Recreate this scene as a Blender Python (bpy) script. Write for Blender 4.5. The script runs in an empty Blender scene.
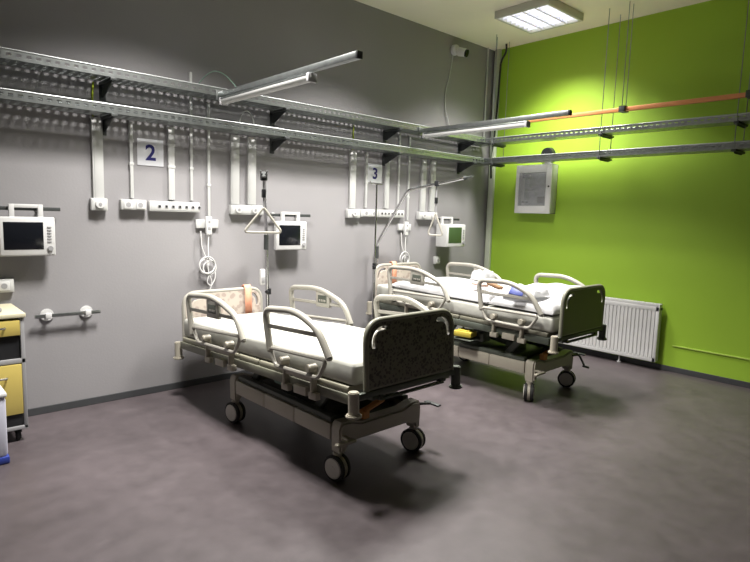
import bpy, bmesh, math, random
from mathutils import Vector, Matrix, Euler
C = bpy.context.scene.collection
PI = math.pi
random.seed(7)

# ------------------------------------------------------------------ camera
RX = ((0.742, -0.057, 0.668), (-0.669, -0.106, 0.735), (0.029, -0.993, -0.116))   # columns: right, down, forward
def norm(v): v = Vector(v); return v.normalized()
fwd = norm((RX[0][2], RX[1][2], RX[2][2])); rgt = norm((RX[0][0], RX[1][0], RX[2][0]))
rgt = (rgt - fwd * rgt.dot(fwd)).normalized(); up = rgt.cross(fwd)
cam = bpy.data.cameras.new('camera'); cam.sensor_width = 36; cam.lens = 564 / 750 * 36; cam.clip_start = 0.05
co = bpy.data.objects.new('camera', cam); C.objects.link(co)
M = Matrix((rgt, up, -fwd)).transposed().to_4x4(); M.translation = (-6.045, -4.522, 1.5); co.matrix_world = M
bpy.context.scene.camera = co

# ------------------------------------------------------------------ world, exposure
w = bpy.data.worlds.new('world'); bpy.context.scene.world = w; w.use_nodes = True
w.node_tree.nodes['Background'].inputs[0].default_value = (0.9, 0.92, 1, 1)
w.node_tree.nodes['Background'].inputs[1].default_value = 0.02
vs = bpy.context.scene.view_settings
vs.view_transform = 'Standard'; vs.look = 'None'; vs.gamma = 1; vs.use_curve_mapping = False; vs.exposure = -0.1
LAMP_POWER = {'a': 74, 'b': 132, 'c': 128}
LAMP_POS = {'a': (-0.81, -1.13), 'b': (-2.6, -1.3), 'c': (-4.45, -1.35)}

# ------------------------------------------------------------------ materials
MT = {}
def mat(name, col, rough=0.5, metal=0.0, noise=0.0, scale=8.0, bump=0.0, spec=0.5, detail=3.0, emit=None, alpha=None, bscale=None, trans=0.0):
    if name in MT: return MT[name]
    m = bpy.data.materials.new(name); m.use_nodes = True; nt = m.node_tree
    b = nt.nodes['Principled BSDF']
    b.inputs['Roughness'].default_value = rough; b.inputs['Metallic'].default_value = metal
    b.inputs['Specular IOR Level'].default_value = spec
    b.inputs['Transmission Weight'].default_value = trans
    tc = nt.nodes.new('ShaderNodeTexCoord')
    nz = nt.nodes.new('ShaderNodeTexNoise'); nz.inputs['Scale'].default_value = scale; nz.inputs['Detail'].default_value = detail
    nt.links.new(tc.outputs['Object'], nz.inputs['Vector'])
    rp = nt.nodes.new('ShaderNodeValToRGB')
    k = max(noise, 0.03)
    rp.color_ramp.elements[0].position = 0.3; rp.color_ramp.elements[1].position = 0.7
    rp.color_ramp.elements[0].color = tuple(max(0, c * (1 - k)) for c in col) + (1,)
    rp.color_ramp.elements[1].color = tuple(min(1, c * (1 + k)) for c in col) + (1,)
    nt.links.new(nz.outputs['Fac'], rp.inputs['Fac']); nt.links.new(rp.outputs['Color'], b.inputs['Base Color'])
    if bump:
        n2 = nt.nodes.new('ShaderNodeTexNoise'); n2.inputs['Scale'].default_value = bscale or scale * 6
        n2.inputs['Detail'].default_value = 4
        nt.links.new(tc.outputs['Object'], n2.inputs['Vector'])
        bp = nt.nodes.new('ShaderNodeBump'); bp.inputs['Strength'].default_value = bump; bp.inputs['Distance'].default_value = 0.01
        nt.links.new(n2.outputs['Fac'], bp.inputs['Height']); nt.links.new(bp.outputs['Normal'], b.inputs['Normal'])
    if emit:
        b.inputs['Emission Color'].default_value = tuple(emit[:3]) + (1,); b.inputs['Emission Strength'].default_value = emit[3]
    if alpha is not None: b.inputs['Alpha'].default_value = alpha
    MT[name] = m; return m

dim_wall = mat('low_bounce_wall_grey', (0.10, 0.10, 0.105), 0.8)  # unseen front wall, made dark to cut bounced light
grey_wall = mat('grey_wall_paint', (0.275, 0.267, 0.277), 0.7, noise=0.03, scale=1.5, bump=0.08, bscale=60)
green_wall = mat('green_wall_paint', (0.33, 0.54, 0.038), 0.6, noise=0.03, scale=1.5, bump=0.08, bscale=60)
green_rail = mat('green_moulding_paint', (0.45, 0.62, 0.10), 0.5)
ceil_m = mat('ceiling_paint', (0.88, 0.84, 0.70), 0.8, noise=0.03, scale=2)
base_m = mat('dark_vinyl', (0.05, 0.052, 0.056), 0.5)
metal = mat('galvanised_steel', (0.33, 0.35, 0.35), 0.35, 0.92, noise=0.12, scale=20)
lipm = mat('galvanised_lit_edge', (0.38, 0.40, 0.40), 0.4, 0.5)  # paler copy of the tray steel: light caught by the lip is painted in
chrome = mat('chrome', (0.5, 0.5, 0.51), 0.22, 1.0)
darkmetal = mat('dark_bracket_steel', (0.06, 0.065, 0.065), 0.5, 0.4)
white = mat('white_plastic', (0.62, 0.62, 0.62), 0.4, noise=0.03)
offwhite = mat('offwhite_trunking', (0.54, 0.545, 0.54), 0.45, noise=0.03)
creamp = mat('cream_bed_plastic', (0.36, 0.335, 0.275), 0.4, noise=0.04)
railp = mat('pale_rail_plastic', (0.33, 0.317, 0.28), 0.35, noise=0.03)
black = mat('black_plastic', (0.015, 0.016, 0.018), 0.4)
screen_m = mat('monitor_screen', (0.008, 0.009, 0.012), 0.12)
darkgreen = mat('dark_green_grey_steel', (0.075, 0.085, 0.07), 0.5, 0.2)
rubber = mat('black_rubber', (0.02, 0.02, 0.02), 0.7)
hubm = mat('hub_plastic', (0.50, 0.48, 0.44), 0.5)
sheet = mat('white_sheet', (0.38, 0.38, 0.345), 0.85, noise=0.02, bump=0.3, bscale=14)
duvetm = mat('white_duvet', (0.42, 0.42, 0.43), 0.85, noise=0.02, bump=0.7, bscale=9)
yellow = mat('yellow_laminate', (0.52, 0.41, 0.11), 0.45, noise=0.05, scale=4)
yellowp = mat('yellow_plastic', (0.45, 0.36, 0.05), 0.5)
orange = mat('orange_lit_rail', (0.62, 0.25, 0.10), 0.45, 0.3, noise=0.15, scale=3)  # orange light on the channel is put into the base colour
orangep = mat('orange_plastic', (0.55, 0.24, 0.06), 0.5)
salmon = mat('salmon_strap', (0.85, 0.38, 0.25), 0.7)
navy = mat('navy_print', (0.02, 0.02, 0.16), 0.6)
blue = mat('blue_print', (0.02, 0.04, 0.24), 0.5)
brown = mat('brown_paper', (0.22, 0.12, 0.06), 0.8)
pinkm = mat('pale_pink_cloth', (0.70, 0.50, 0.42), 0.8)
greym = mat('grey_laminate', (0.30, 0.30, 0.31), 0.5)
lav = mat('pale_lavender_plastic', (0.55, 0.56, 0.66), 0.4)
ygreen = mat('yellow_green_cable', (0.45, 0.55, 0.03), 0.5)
glass = mat('cabinet_glass', (0.8, 0.82, 0.85), 0.08, alpha=0.25)
clearp = mat('clear_plastic_bag', (0.75, 0.75, 0.78), 0.3, alpha=0.75, bump=0.5, bscale=25)
lamp_m = mat('lamp_panel', (0.9, 0.9, 0.95), 0.5, emit=(0.88, 0.88, 1.0, 3.0))
louvre_m = mat('lamp_louvre', (0.8, 0.8, 0.84), 0.35)
housing_m = mat('lamp_housing', (0.55, 0.55, 0.47), 0.5)
papers = mat('printed_paper', (0.30, 0.31, 0.34), 0.6, noise=0.35, scale=18)

def floor_material():
    m = bpy.data.materials.new('mottled_vinyl_floor'); m.use_nodes = True; nt = m.node_tree; b = nt.nodes['Principled BSDF']
    tc = nt.nodes.new('ShaderNodeTexCoord')
    n1 = nt.nodes.new('ShaderNodeTexNoise'); n1.inputs['Scale'].default_value = 2.2; n1.inputs['Detail'].default_value = 8; n1.inputs['Roughness'].default_value = 0.65
    n2 = nt.nodes.new('ShaderNodeTexNoise'); n2.inputs['Scale'].default_value = 9; n2.inputs['Detail'].default_value = 6
    for n in (n1, n2): nt.links.new(tc.outputs['Object'], n.inputs['Vector'])
    mx = nt.nodes.new('ShaderNodeMix'); mx.inputs['Factor'].default_value = 0.4
    nt.links.new(n1.outputs['Fac'], mx.inputs['A']); nt.links.new(n2.outputs['Fac'], mx.inputs['B'])
    rp = nt.nodes.new('ShaderNodeValToRGB'); e = rp.color_ramp.elements
    e[0].position = 0.30; e[0].color = (0.050, 0.041, 0.044, 1); e[1].position = 0.70; e[1].color = (0.090, 0.074, 0.080, 1)
    nt.links.new(mx.outputs['Result'], rp.inputs['Fac']); nt.links.new(rp.outputs['Color'], b.inputs['Base Color'])
    r2 = nt.nodes.new('ShaderNodeMapRange'); r2.inputs['To Min'].default_value = 0.36; r2.inputs['To Max'].default_value = 0.5
    nt.links.new(n2.outputs['Fac'], r2.inputs['Value']); nt.links.new(r2.outputs['Result'], b.inputs['Roughness'])
    bp = nt.nodes.new('ShaderNodeBump'); bp.inputs['Strength'].default_value = 0.08; bp.inputs['Distance'].default_value = 0.01
    nt.links.new(n1.outputs['Fac'], bp.inputs['Height']); nt.links.new(bp.outputs['Normal'], b.inputs['Normal'])
    return m
floor_m = floor_material()

def speckled(name, c0, c1, scale, thr, rough=0.45):
    m = bpy.data.materials.new(name); m.use_nodes = True; nt = m.node_tree; b = nt.nodes['Principled BSDF']
    tc = nt.nodes.new('ShaderNodeTexCoord'); n = nt.nodes.new('ShaderNodeTexVoronoi'); n.inputs['Scale'].default_value = scale
    nz = nt.nodes.new('ShaderNodeTexNoise'); nz.inputs['Scale'].default_value = scale * 0.6; nz.inputs['Detail'].default_value = 3
    nt.links.new(tc.outputs['Object'], n.inputs['Vector']); nt.links.new(tc.outputs['Object'], nz.inputs['Vector'])
    mu = nt.nodes.new('ShaderNodeMath'); mu.operation = 'MULTIPLY'
    nt.links.new(n.outputs['Distance'], mu.inputs[0]); nt.links.new(nz.outputs['Fac'], mu.inputs[1])
    rp = nt.nodes.new('ShaderNodeValToRGB'); e = rp.color_ramp.elements
    e[0].position = thr; e[0].color = tuple(c0) + (1,); e[1].position = thr + 0.08; e[1].color = tuple(c1) + (1,)
    nt.links.new(mu.outputs[0], rp.inputs['Fac']); nt.links.new(rp.outputs['Color'], b.inputs['Base Color'])
    b.inputs['Roughness'].default_value = rough
    return m
foot_speck = speckled('speckled_taupe_laminate', (0.035, 0.032, 0.025), (0.125, 0.115, 0.09), 58, 0.17)
head_speck = speckled('marbled_cream_laminate', (0.33, 0.27, 0.24), (0.44, 0.39, 0.34), 24, 0.17)
foot_plain = mat('plain_olive_laminate', (0.12, 0.125, 0.08), 0.45)

# ------------------------------------------------------------------ mesh helpers
class MB:
    def __init__(s): s.bm = bmesh.new()
    def _add(s, b, mi=0):
        for f in b.faces: f.material_index = mi
        me = bpy.data.meshes.new('t'); b.to_mesh(me); b.free(); s.bm.from_mesh(me); bpy.data.meshes.remove(me)
    def box(s, c, d, rot=None, bev=0.0, seg=2, mi=0):
        b = bmesh.new(); bmesh.ops.create_cube(b, size=1)
        bmesh.ops.scale(b, vec=d, verts=b.verts)
        if bev: bmesh.ops.bevel(b, geom=list(b.edges), offset=min(bev, min(d) * 0.49), segments=seg, affect='EDGES', profile=0.5)
        if rot is not None: bmesh.ops.rotate(b, cent=(0, 0, 0), matrix=Euler(rot).to_matrix(), verts=b.verts)
        bmesh.ops.translate(b, vec=c, verts=b.verts); s._add(b, mi); return s
    def span(s, lo, hi, bev=0.0, seg=2, mi=0):
        c = [(a + b) / 2 for a, b in zip(lo, hi)]; d = [abs(b - a) for a, b in zip(lo, hi)]
        return s.box(c, d, None, bev, seg, mi)
    def cyl(s, p0, p1, r, n=16, r2=None, mi=0, bev=0.0):
        p0 = Vector(p0); p1 = Vector(p1); d = p1 - p0
        b = bmesh.new(); bmesh.ops.create_cone(b, cap_ends=True, segments=n, radius1=r, radius2=r if r2 is None else r2, depth=d.length)
        if bev:
            ed = [e for e in b.edges if abs(e.verts[0].co.z - e.verts[1].co.z) < 1e-6]
            bmesh.ops.bevel(b, geom=ed, offset=bev, segments=2, affect='EDGES')
        q = Vector((0, 0, 1)).rotation_difference(d.normalized())
        bmesh.ops.rotate(b, cent=(0, 0, 0), matrix=q.to_matrix(), verts=b.verts)
        bmesh.ops.translate(b, vec=(p0 + p1) / 2, verts=b.verts); s._add(b, mi); return s
    def bar(s, p0, p1, wd, ht, bev=0.0, mi=0):          # rectangular bar between points
        p0 = Vector(p0); p1 = Vector(p1); d = p1 - p0; L = d.length; z = d.normalized()
        u0 = Vector((0, 0, 1)) if abs(z.z) < 0.95 else Vector((1, 0, 0))
        x = z.cross(u0).normalized(); y = x.cross(z).normalized()
        b = bmesh.new(); bmesh.ops.create_cube(b, size=1); bmesh.ops.scale(b, vec=(wd, ht, L), verts=b.verts)
        if bev: bmesh.ops.bevel(b, geom=list(b.edges), offset=bev, segments=2, affect='EDGES')
        Rm = Matrix((x, y, z)).transposed()
        bmesh.ops.rotate(b, cent=(0, 0, 0), matrix=Rm, verts=b.verts); bmesh.ops.translate(b, vec=(p0 + p1) / 2, verts=b.verts)
        s._add(b, mi); return s
    def tube(s, pts, r, n=10, closed=False, mi=0, sx=1.0, ref=None):
        P = [Vector(p) for p in pts]; N = len(P); b = bmesh.new(); rings = []
        prev = None
        for i in range(N):
            if closed: t = (P[(i + 1) % N] - P[i - 1]).normalized()
            else: t = ((P[min(i + 1, N - 1)] - P[max(i - 1, 0)])).normalized()
            if ref is not None: x = Vector(ref) - t * Vector(ref).dot(t)
            elif prev is None:
                a = Vector((0, 0, 1)) if abs(t.z) < 0.9 else Vector((1, 0, 0)); x = a - t * a.dot(t)
            else: x = prev - t * prev.dot(t)
            x.normalize(); prev = x; y = t.cross(x)
            rings.append([b.verts.new(P[i] + x * math.cos(2 * PI * k / n) * r * sx + y * math.sin(2 * PI * k / n) * r) for k in range(n)])
        for i in range(N if closed else N - 1):
            A = rings[i]; B = rings[(i + 1) % N]
            for k in range(n): b.faces.new((A[k], A[(k + 1) % n], B[(k + 1) % n], B[k]))
        if not closed: b.faces.new(rings[0][::-1]); b.faces.new(rings[-1])
        s._add(b, mi); return s
    def prism(s, poly, f, d0, d1, bev=0.0, mi=0):       # poly of 2D points, f(a,b,d)->3D
        b = bmesh.new(); A = [b.verts.new(f(p[0], p[1], d0)) for p in poly]; B = [b.verts.new(f(p[0], p[1], d1)) for p in poly]
        n = len(poly); b.faces.new(A); b.faces.new(B[::-1])
        for k in range(n): b.faces.new((A[k], B[k], B[(k + 1) % n], A[(k + 1) % n]))
        bmesh.ops.recalc_face_normals(b, faces=b.faces)
        if bev:
            ed = [e for e in b.edges if len(e.link_faces) == 2 and any(len(fc.verts) == n for fc in e.link_faces)]
            bmesh.ops.bevel(b, geom=ed, offset=bev, segments=2, affect='EDGES')
        s._add(b, mi); return s
    def quads(s, qs, mi=0):
        b = bmesh.new()
        for q in qs: b.faces.new([b.verts.new(p) for p in q])
        bmesh.ops.remove_doubles(b, verts=b.verts, dist=1e-5); s._add(b, mi); return s
    def build(s, name, mats, parent=None, smooth=True):
        bmesh.ops.recalc_face_normals(s.bm, faces=s.bm.faces)
        me = bpy.data.meshes.new(name); s.bm.to_mesh(me); s.bm.free()
        if smooth:
            for p in me.polygons: p.use_smooth = True
            me.set_sharp_from_angle(angle=math.radians(38))
        for m in (mats if isinstance(mats, (list, tuple)) else [mats]): me.materials.append(m)
        o = bpy.data.objects.new(name, me); C.objects.link(o)
        if parent is not None: o.parent = parent
        return o

def fillet(pts, r, seg=6, closed=False):
    P = [Vector(p) for p in pts]; N = len(P); out = []
    R = r if isinstance(r, (list, tuple)) else [r] * N
    for i in range(N):
        if not closed and i in (0, N - 1): out.append(P[i]); continue
        a = P[i - 1]; b = P[i]; c = P[(i + 1) % N]
        da = (a - b); dc = (c - b); rr = min(R[i], da.length * 0.48, dc.length * 0.48)
        if rr < 1e-5: out.append(b); continue
        p0 = b + da.normalized() * rr; p1 = b + dc.normalized() * rr
        for k in range(seg + 1):
            t = k / seg; out.append(p0 * (1 - t) ** 2 + b * 2 * t * (1 - t) + p1 * t * t)
    return out
def dense(pts, step):
    out = [Vector(pts[0])]
    for a, b in zip(pts[:-1], pts[1:]):
        a = Vector(a); b = Vector(b); n = max(1, int((b - a).length / step))
        for k in range(1, n + 1): out.append(a.lerp(b, k / n))
    return out
def tag(o, label, cat, group=None, kind=None):
    o['label'] = label; o['category'] = cat
    if group: o['group'] = group
    if kind: o['kind'] = kind
    return o
def thing(name, label, cat, loc=(0, 0, 0), rz=0, group=None):
    o = bpy.data.objects.new(name, None); C.objects.link(o); o.location = loc; o.rotation_euler = (0, 0, rz); o.empty_display_size = 0.1
    return tag(o, label, cat, group)
def struct(name, mb, m, smooth=False):
    o = mb.build(name, m, smooth=smooth); o['kind'] = 'structure'; return o

# ------------------------------------------------------------------ room
HZ = 3.6; XL = -7.6; YF = -7.4
struct('floor', MB().span((XL - .15, YF - .15, -.12), (.15, .15, 0)), floor_m)
struct('ceiling', MB().span((XL - .15, YF - .15, HZ), (.15, .15, HZ + .12)), ceil_m)
struct('wall_back', MB().span((XL - .15, 0, 0), (0, .15, HZ)), grey_wall)
struct('wall_right', MB().span((0, YF - .15, 0), (.15, .15, HZ)), green_wall)
struct('wall_left', MB().span((XL - .15, YF - .15, 0), (XL, 0, HZ)), grey_wall)
struct('wall_front', MB().span((XL, YF - .15, 0), (0, YF, HZ)), dim_wall)
struct('baseboard_back', MB().span((XL, -.012, 0), (-.012, 0, .055), .003), base_m)
struct('baseboard_right', MB().span((-.012, YF, 0), (0, 0, .055), .003), base_m)
struct('trim_1', MB().span((-.010, YF, .262), (0, -2.40, .276), .003), green_rail)

# ------------------------------------------------------------------ ceiling lamps
def ceiling_lamp(key, label):
    x, y = LAMP_POS[key]
    t = thing('ceiling_light', label, 'ceiling light', (x, y, HZ), 0, 'louvred ceiling lights')
    sx = .33; sy = .31; d = .075
    m = MB()
    for a in (-1, 1):
        m.span((a * sx, -sy, -d), (a * (sx - .03), sy, 0), .004); m.span((-sx + .03, a * sy, -d), (sx - .03, a * (sy - .03), 0), .004)
    m.span((-sx + .03, -sy + .03, -.008), (sx - .03, sy - .03, 0))
    m.build('housing', housing_m, t)
    MB().span((-sx + .035, -sy + .035, -.030), (sx - .035, sy - .035, -.020)).build('light_panel', lamp_m, t)
    m = MB()
    for k in range(1, 8):
        v = -sx + .03 + k * (2 * sx - .06) / 8; m.span((v - .002, -sy + .032, -.070), (v + .002, sy - .032, -.036))
    for k in range(1, 4):
        v = -sy + .03 + k * (2 * sy - .06) / 4; m.span((-sx + .032, v - .008, -.070), (sx - .032, v + .008, -.036))
    m.build('louvre', louvre_m, t)
    L = bpy.data.lights.new('lamp_glow', 'AREA'); L.shape = 'RECTANGLE'; L.size = .56; L.size_y = .52
    L.energy = LAMP_POWER[key]; L.spread = math.radians(112); L.color = (1.0, 0.965, 0.91)
    lo = bpy.data.objects.new('lamp_glow', L); C.objects.link(lo); lo.parent = t; lo.location = (0, 0, -.073)
    return t
ceiling_lamp('a', 'square louvred ceiling light glowing near the green wall corner')
ceiling_lamp('b', 'square louvred ceiling light above the speckled footboard bed')
ceiling_lamp('c', 'square louvred ceiling light above the yellow drawer trolley')

# ------------------------------------------------------------------ cable trays
def slots(f, L, b0, b1, rows, pitch=.055, slen=.028):
    """flat strip from b0..b1 and 0..L, with rows of slots; f(a,b)->3D"""
    qs = []; rows = sorted(rows); cur = b0
    n = int(L / pitch)
    for r0, r1 in rows:
        if r0 > cur: qs.append([f(0, cur), f(L, cur), f(L, r0), f(0, r0)])
        a = 0
        for k in range(n):
            s0 = k * pitch + (pitch - slen) / 2
            qs.append([f(a, r0), f(s0, r0), f(s0, r1), f(a, r1)]); a = s0 + slen
        qs.append([f(a, r0), f(L, r0), f(L, r1), f(a, r1)]); cur = r1
    if cur < b1: qs.append([f(0, cur), f(L, cur), f(L, b1), f(0, b1)])
    return qs
def tray_mesh(name, parent, O, A, B, L, W, H=.06):
    """channel: origin O, along A, across B (unit vectors)"""
    O = Vector(O); A = Vector(A); B = Vector(B); Z = Vector((0, 0, 1))
    m = MB()
    m.quads(slots(lambda a, b: tuple(O + A * a + B * b), L, 0, W, [(.022, .036), (.062, .076), (.124, .138), (.164, .178)]))
    m.quads(slots(lambda a, b: tuple(O + A * a + Z * b), L, 0, H, [(.020, .040)]))
    m.quads(slots(lambda a, b: tuple(O + A * a + B * W + Z * b), L, 0, H, [(.020, .040)]))
    m.quads([[tuple(O + Z * H), tuple(O + Z * H + A * L), tuple(O + Z * H + A * L + B * .012), tuple(O + Z * H + B * .012)],
             [tuple(O + B * W + Z * H), tuple(O + B * W + Z * H + A * L), tuple(O + Z * H + A * L + B * (W - .012)), tuple(O + Z * H + B * (W - .012))]])
    for B0 in (O, O + B * W): m.cyl(B0 + Z * H, B0 + Z * H + A * L, .0045, 8, mi=1)
    o = m.build(name, [metal, lipm], parent, smooth=False)
    md = o.modifiers.new('thickness', 'SOLIDIFY'); md.thickness = .0018; md.offset = 0
    return o
UPZ = 2.405; LOZ = 2.158
for z, lab in ((UPZ, 'upper perforated steel cable tray along the grey wall'), (LOZ, 'lower perforated steel cable tray along the grey wall')):
    t = thing('cable_tray', lab, 'cable tray', (XL + .01, -.24, z), 0, 'cable trays')
    tray_mesh('channel', t, (0, 0, 0), (1, 0, 0), (0, 1, 0), -.44 - XL, .2)
    for x in (-6.13, -4.69, -3.25, -1.86, -.62):
        xx = x - XL - .01
        m = MB().span((xx - .02, -.02, -.022), (xx + .02, .239, -.003), .002)
        m.prism([(.232, -.11), (.232, -.022), (-.01, -.022), (.03, -.035), (.20, -.11)], lambda a, b, d, xx=xx: (xx + d, a, b), -.003, .003)
        m.span((xx - .022, .232, -.13), (xx + .022, .239, -.0), .001)
        m.build('bracket', darkmetal, t)
# trays along the green wall hang from threaded rods
HY = (-.35, -1.69, -2.90, -4.2, -5.5)
for z, lab in ((UPZ - .012, 'upper perforated steel cable tray hung along the green wall'), (LOZ, 'lower perforated steel cable tray hung along the green wall')):
    t = thing('cable_tray', lab, 'cable tray', (-.42, -.01, z), 0, 'cable trays')
    tray_mesh('channel', t, (0, 0, 0), (0, -1, 0), (1, 0, 0), -YF - .02, .2)
    for y in HY:
        yy = y + .01
        m = MB().span((-.03, yy - .02, -.022), (.24, yy + .02, -.003), .002)
        m.prism([(-.03, -.003), (-.03, -.02), (.02, -.038), (.19, -.038), (.24, -.02), (.24, -.003)], lambda a, b, d, yy=yy: (a, yy + d, b), -.003, .003)
        m.build('hanger_bracket', darkmetal, t)
        if z > 2.3:
            for rx in (-.018, .222):
                r = MB().cyl((rx, yy, LOZ - z - .03), (rx, yy, HZ - z), .004, 8)
                r.cyl((rx, yy, .0), (rx, yy, .012), .010, 6); r.cyl((rx, yy, -.035), (rx, yy, -.024), .010, 6)
                r.build('threaded_rod', metal, t)
# rail with orange light painted into its colour
t = thing('suspended_rail', 'rail with orange light painted into its colour, hung above the green wall cable trays', 'rail', (-.44, -.85, 2.6))
MB().span((-.02, -6.45, -.02), (.02, 0, .02), .003).build('rail', orange, t)
for y in (-1.06, -2.14, -3.3, -4.5):
    MB().span((-.05, y - .03, -.027), (.05, y + .03, -.021), .002).span((-.05, y - .03, .021), (.05, y + .03, .03), .002) \
        .span((-.05, y - .03, -.024), (-.034, y + .03, .03), .002).span((.034, y - .03, -.024), (.05, y + .03, .03), .002).build('clamp', darkmetal, t)
    for s in (-1, 1):
        MB().cyl((s * .042, y, .028), (s * .042, y, HZ - 2.6), .004, 8).build('threaded_rod', metal, t)

# ------------------------------------------------------------------ fluorescent arms sticking out from the trays
def lamp_arm(x, label, y1, t1):
    t = thing('lamp_arm', label, 'wall lamp', (x, 0, 2.387), 0, 'lamp arms on the cable trays')
    m = MB().span((-.020, y1, .0), (.020, -.250, .040), .003)
    m.span((-.035, -.256, -.02), (.035, -.246, .06), .002)
    m.build('strut', metal, t)
    MB().span((-.0215, y1 - .012, -.0015), (.0215, y1 + .004, .0415), .002).build('end_cap', black, t)
    m = MB()
    for yy in (-.35, t1 + .12): m.cyl((0, yy, -.012), (0, yy, .004), .008, 8)
    m.span((-.032, t1, -.022), (.032, -.30, -.010), .003)
    m.build('lamp_body', metal, t)
    prof = [(.030 * math.cos(a), -.024 + .036 * math.sin(a)) for a in [PI + k * PI / 10 for k in range(11)]]
    MB().prism(prof, lambda a, b, d: (a, d, b), t1 + .02, -.32).build('lamp_cover', offwhite, t)
    MB().span((-.034, t1 - .004, -.062), (.034, t1 + .02, -.008), .004).build('lamp_end', greym, t)
    MB().span((-.034, -.322, -.062), (.034, -.298, -.008), .004).build('lamp_end', greym, t)
    return t
lamp_arm(-3.885, 'long steel lamp arm with light tube jutting out near the numeral two sign', -1.95, -1.5)
lamp_arm(-1.56, 'long steel lamp arm with light tube jutting out near the corner', -1.97, -1.57)
lp = []
for k in range(17):
    a = k / 16; lp.append((-4.02 + .35 * a, -.10 - .25 * a, 2.46 + .16 * math.sin(PI * min(1, a * 1.25)) * (1 - .3 * a)))
tag(MB().tube(lp, .004, 6).build('loose_cable', mat('grey_green_cable', (.12, .2, .16), .5)), 'thin green cable looping up from the upper tray beside the lamp arm', 'cable')

# ------------------------------------------------------------------ trunking, conduits and socket boxes on the grey wall
def conduit(name, x, wd, z0, z1, label, dep=.03, y0=-.001):
    m = MB().span((x - wd / 2, y0 - dep, z0), (x + wd / 2, y0, z1), .003)
    if wd > .05: m.span((x - wd / 2 + .012, y0 - dep - .003, z0 + .001), (x + wd / 2 - .012, y0 - dep + .001, z1 - .001), .001)
    else:
        for zz in (z0 + .25, z1 - .15): m.span((x - wd / 2 - .004, y0 - dep - .003, zz), (x + wd / 2 + .004, y0, zz + .02), .001)
    return tag(m.build(name, offwhite), label, 'cable duct', 'white ducts and conduits on the grey wall')
BZ = 1.575; TZ = 2.148
conduit('wall_duct', -4.74, .075, 1.555, TZ, 'wide white duct above the leftmost single round socket')
conduit('wall_conduit', -4.50, .024, BZ, TZ, 'thin white conduit between the leftmost wide duct and the numeral two sign')
conduit('wall_duct', -4.19, .05, BZ, TZ, 'medium white duct just right of the numeral two sign')
conduit('wall_conduit', -4.02, .022, BZ, 2.60, 'thin white conduit rising from the right end of the left long socket strip', .02)
conduit('wall_conduit', -3.868, .024, 1.45, 2.38, 'thin white conduit above the call unit left of the hanging trapeze handle', .02)
conduit('wall_duct', -3.63, .078, 1.56, TZ, 'wide white duct, left one of the pair left of the hanging trapeze handle')
conduit('wall_duct', -3.465, .078, 1.56, TZ, 'wide white duct, right one of the pair left of the hanging trapeze handle')
conduit('wall_duct', -2.305, .078, 1.56, TZ, 'wide white duct left of the numeral three sign')
conduit('wall_conduit', -2.12, .024, BZ, TZ, 'thin white conduit directly left of the numeral three sign')
conduit('wall_duct', -1.82, .055, BZ, TZ, 'medium white duct just right of the numeral three sign')
conduit('wall_conduit', -1.64, .022, BZ, 2.38, 'thin white conduit, second from the right of the numeral three sign', .02)
conduit('wall_conduit', -1.483, .024, 1.45, 2.38, 'thin white conduit above the call unit behind the trapeze arm', .02)
conduit('wall_duct', -1.25, .078, 1.56, TZ, 'wide white duct, left one of the pair nearest the corner')
conduit('wall_duct', -1.09, .078, 1.56, TZ, 'wide white duct, right one of the pair nearest the corner')
tag(MB().tube([(-4.76, -.018, 2.14), (-4.765, -.018, 2.25), (-4.76, -.018, 2.33), (-4.755, -.018, 2.395)], .007, 6).build('earth_cable', ygreen),
    'short yellow green cable between the two trays above the leftmost duct', 'cable')
tag(MB().tube([(-2.31, -.018, 2.14), (-2.30, -.018, 2.25), (-2.31, -.018, 2.33), (-2.30, -.018, 2.395)], .006, 6).build('earth_cable', ygreen),
    'short yellow green cable between the trays above the duct left of the numeral three', 'cable')
cw = [(-3.56 + .07 * math.cos(a), -.10, 2.22 + .13 * math.sin(a)) for a in [k * PI / 12 for k in range(13)]]
tag(MB().tube(cw, .005, 6).build('loose_cable', white), 'white cable arched over the lower tray above the paired ducts', 'cable')

def socket_box(x0, x1, z0, z1, items, label, group=None, dep=.05, knob=.02):
    cx = (x0 + x1) / 2
    t = thing('socket_box', label, 'socket box', (cx, -.001, z0), 0, 'socket boxes on the grey wall')
    hw = (x1 - x0) / 2; h = z1 - z0
    MB().span((-hw, -dep, 0), (hw, 0, h), .006).span((-hw + .01, -dep - .003, .01), (hw - .01, -dep + .002, h - .01), .002).build('box', offwhite, t)
    for dx, kind in items:
        c = (dx, -dep - .003, h / 2)
        if kind == 'round':
            MB().cyl((dx, -dep - .002, h / 2), (dx, -dep - .018, h / 2), .034, 20, .030, bev=.003).cyl((dx, -dep - .015, h / 2), (dx, -dep - .021, h / 2), .012, 12, mi=1).build('socket', [white, greym], t)
        elif kind == 'square':
            MB().span((dx - .032, -dep - .010, h / 2 - .03), (dx + .032, -dep - .002, h / 2 + .03), .003).cyl((dx, -dep - .009, h / 2), (dx, -dep - .0115, h / 2), .019, 16, mi=1).build('socket', [white, greym], t)
        else:
            MB().span((dx - .013, -dep - .006, h / 2 - .013), (dx + .013, -dep - .001, h / 2 + .013), .001).cyl((dx, -dep - .004, h / 2), (dx, -dep - .008, h / 2), .009, 10, mi=1).build('socket', [greym, black], t)
    return t
socket_box(-4.80, -4.685, 1.475, 1.564, [(0, 'round')], 'white single round socket box above the left wall grab rail')
socket_box(-4.59, -4.40, 1.485, 1.564, [(-.045, 'square'), (.045, 'square')], 'white double socket box below the thin conduit left of the numeral two sign')
socket_box(-4.378, -3.965, 1.480, 1.560, [(-.13 + .055 * k, 'port') for k in range(7)], 'long white socket strip with seven dark ports below the numeral two sign')
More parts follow.
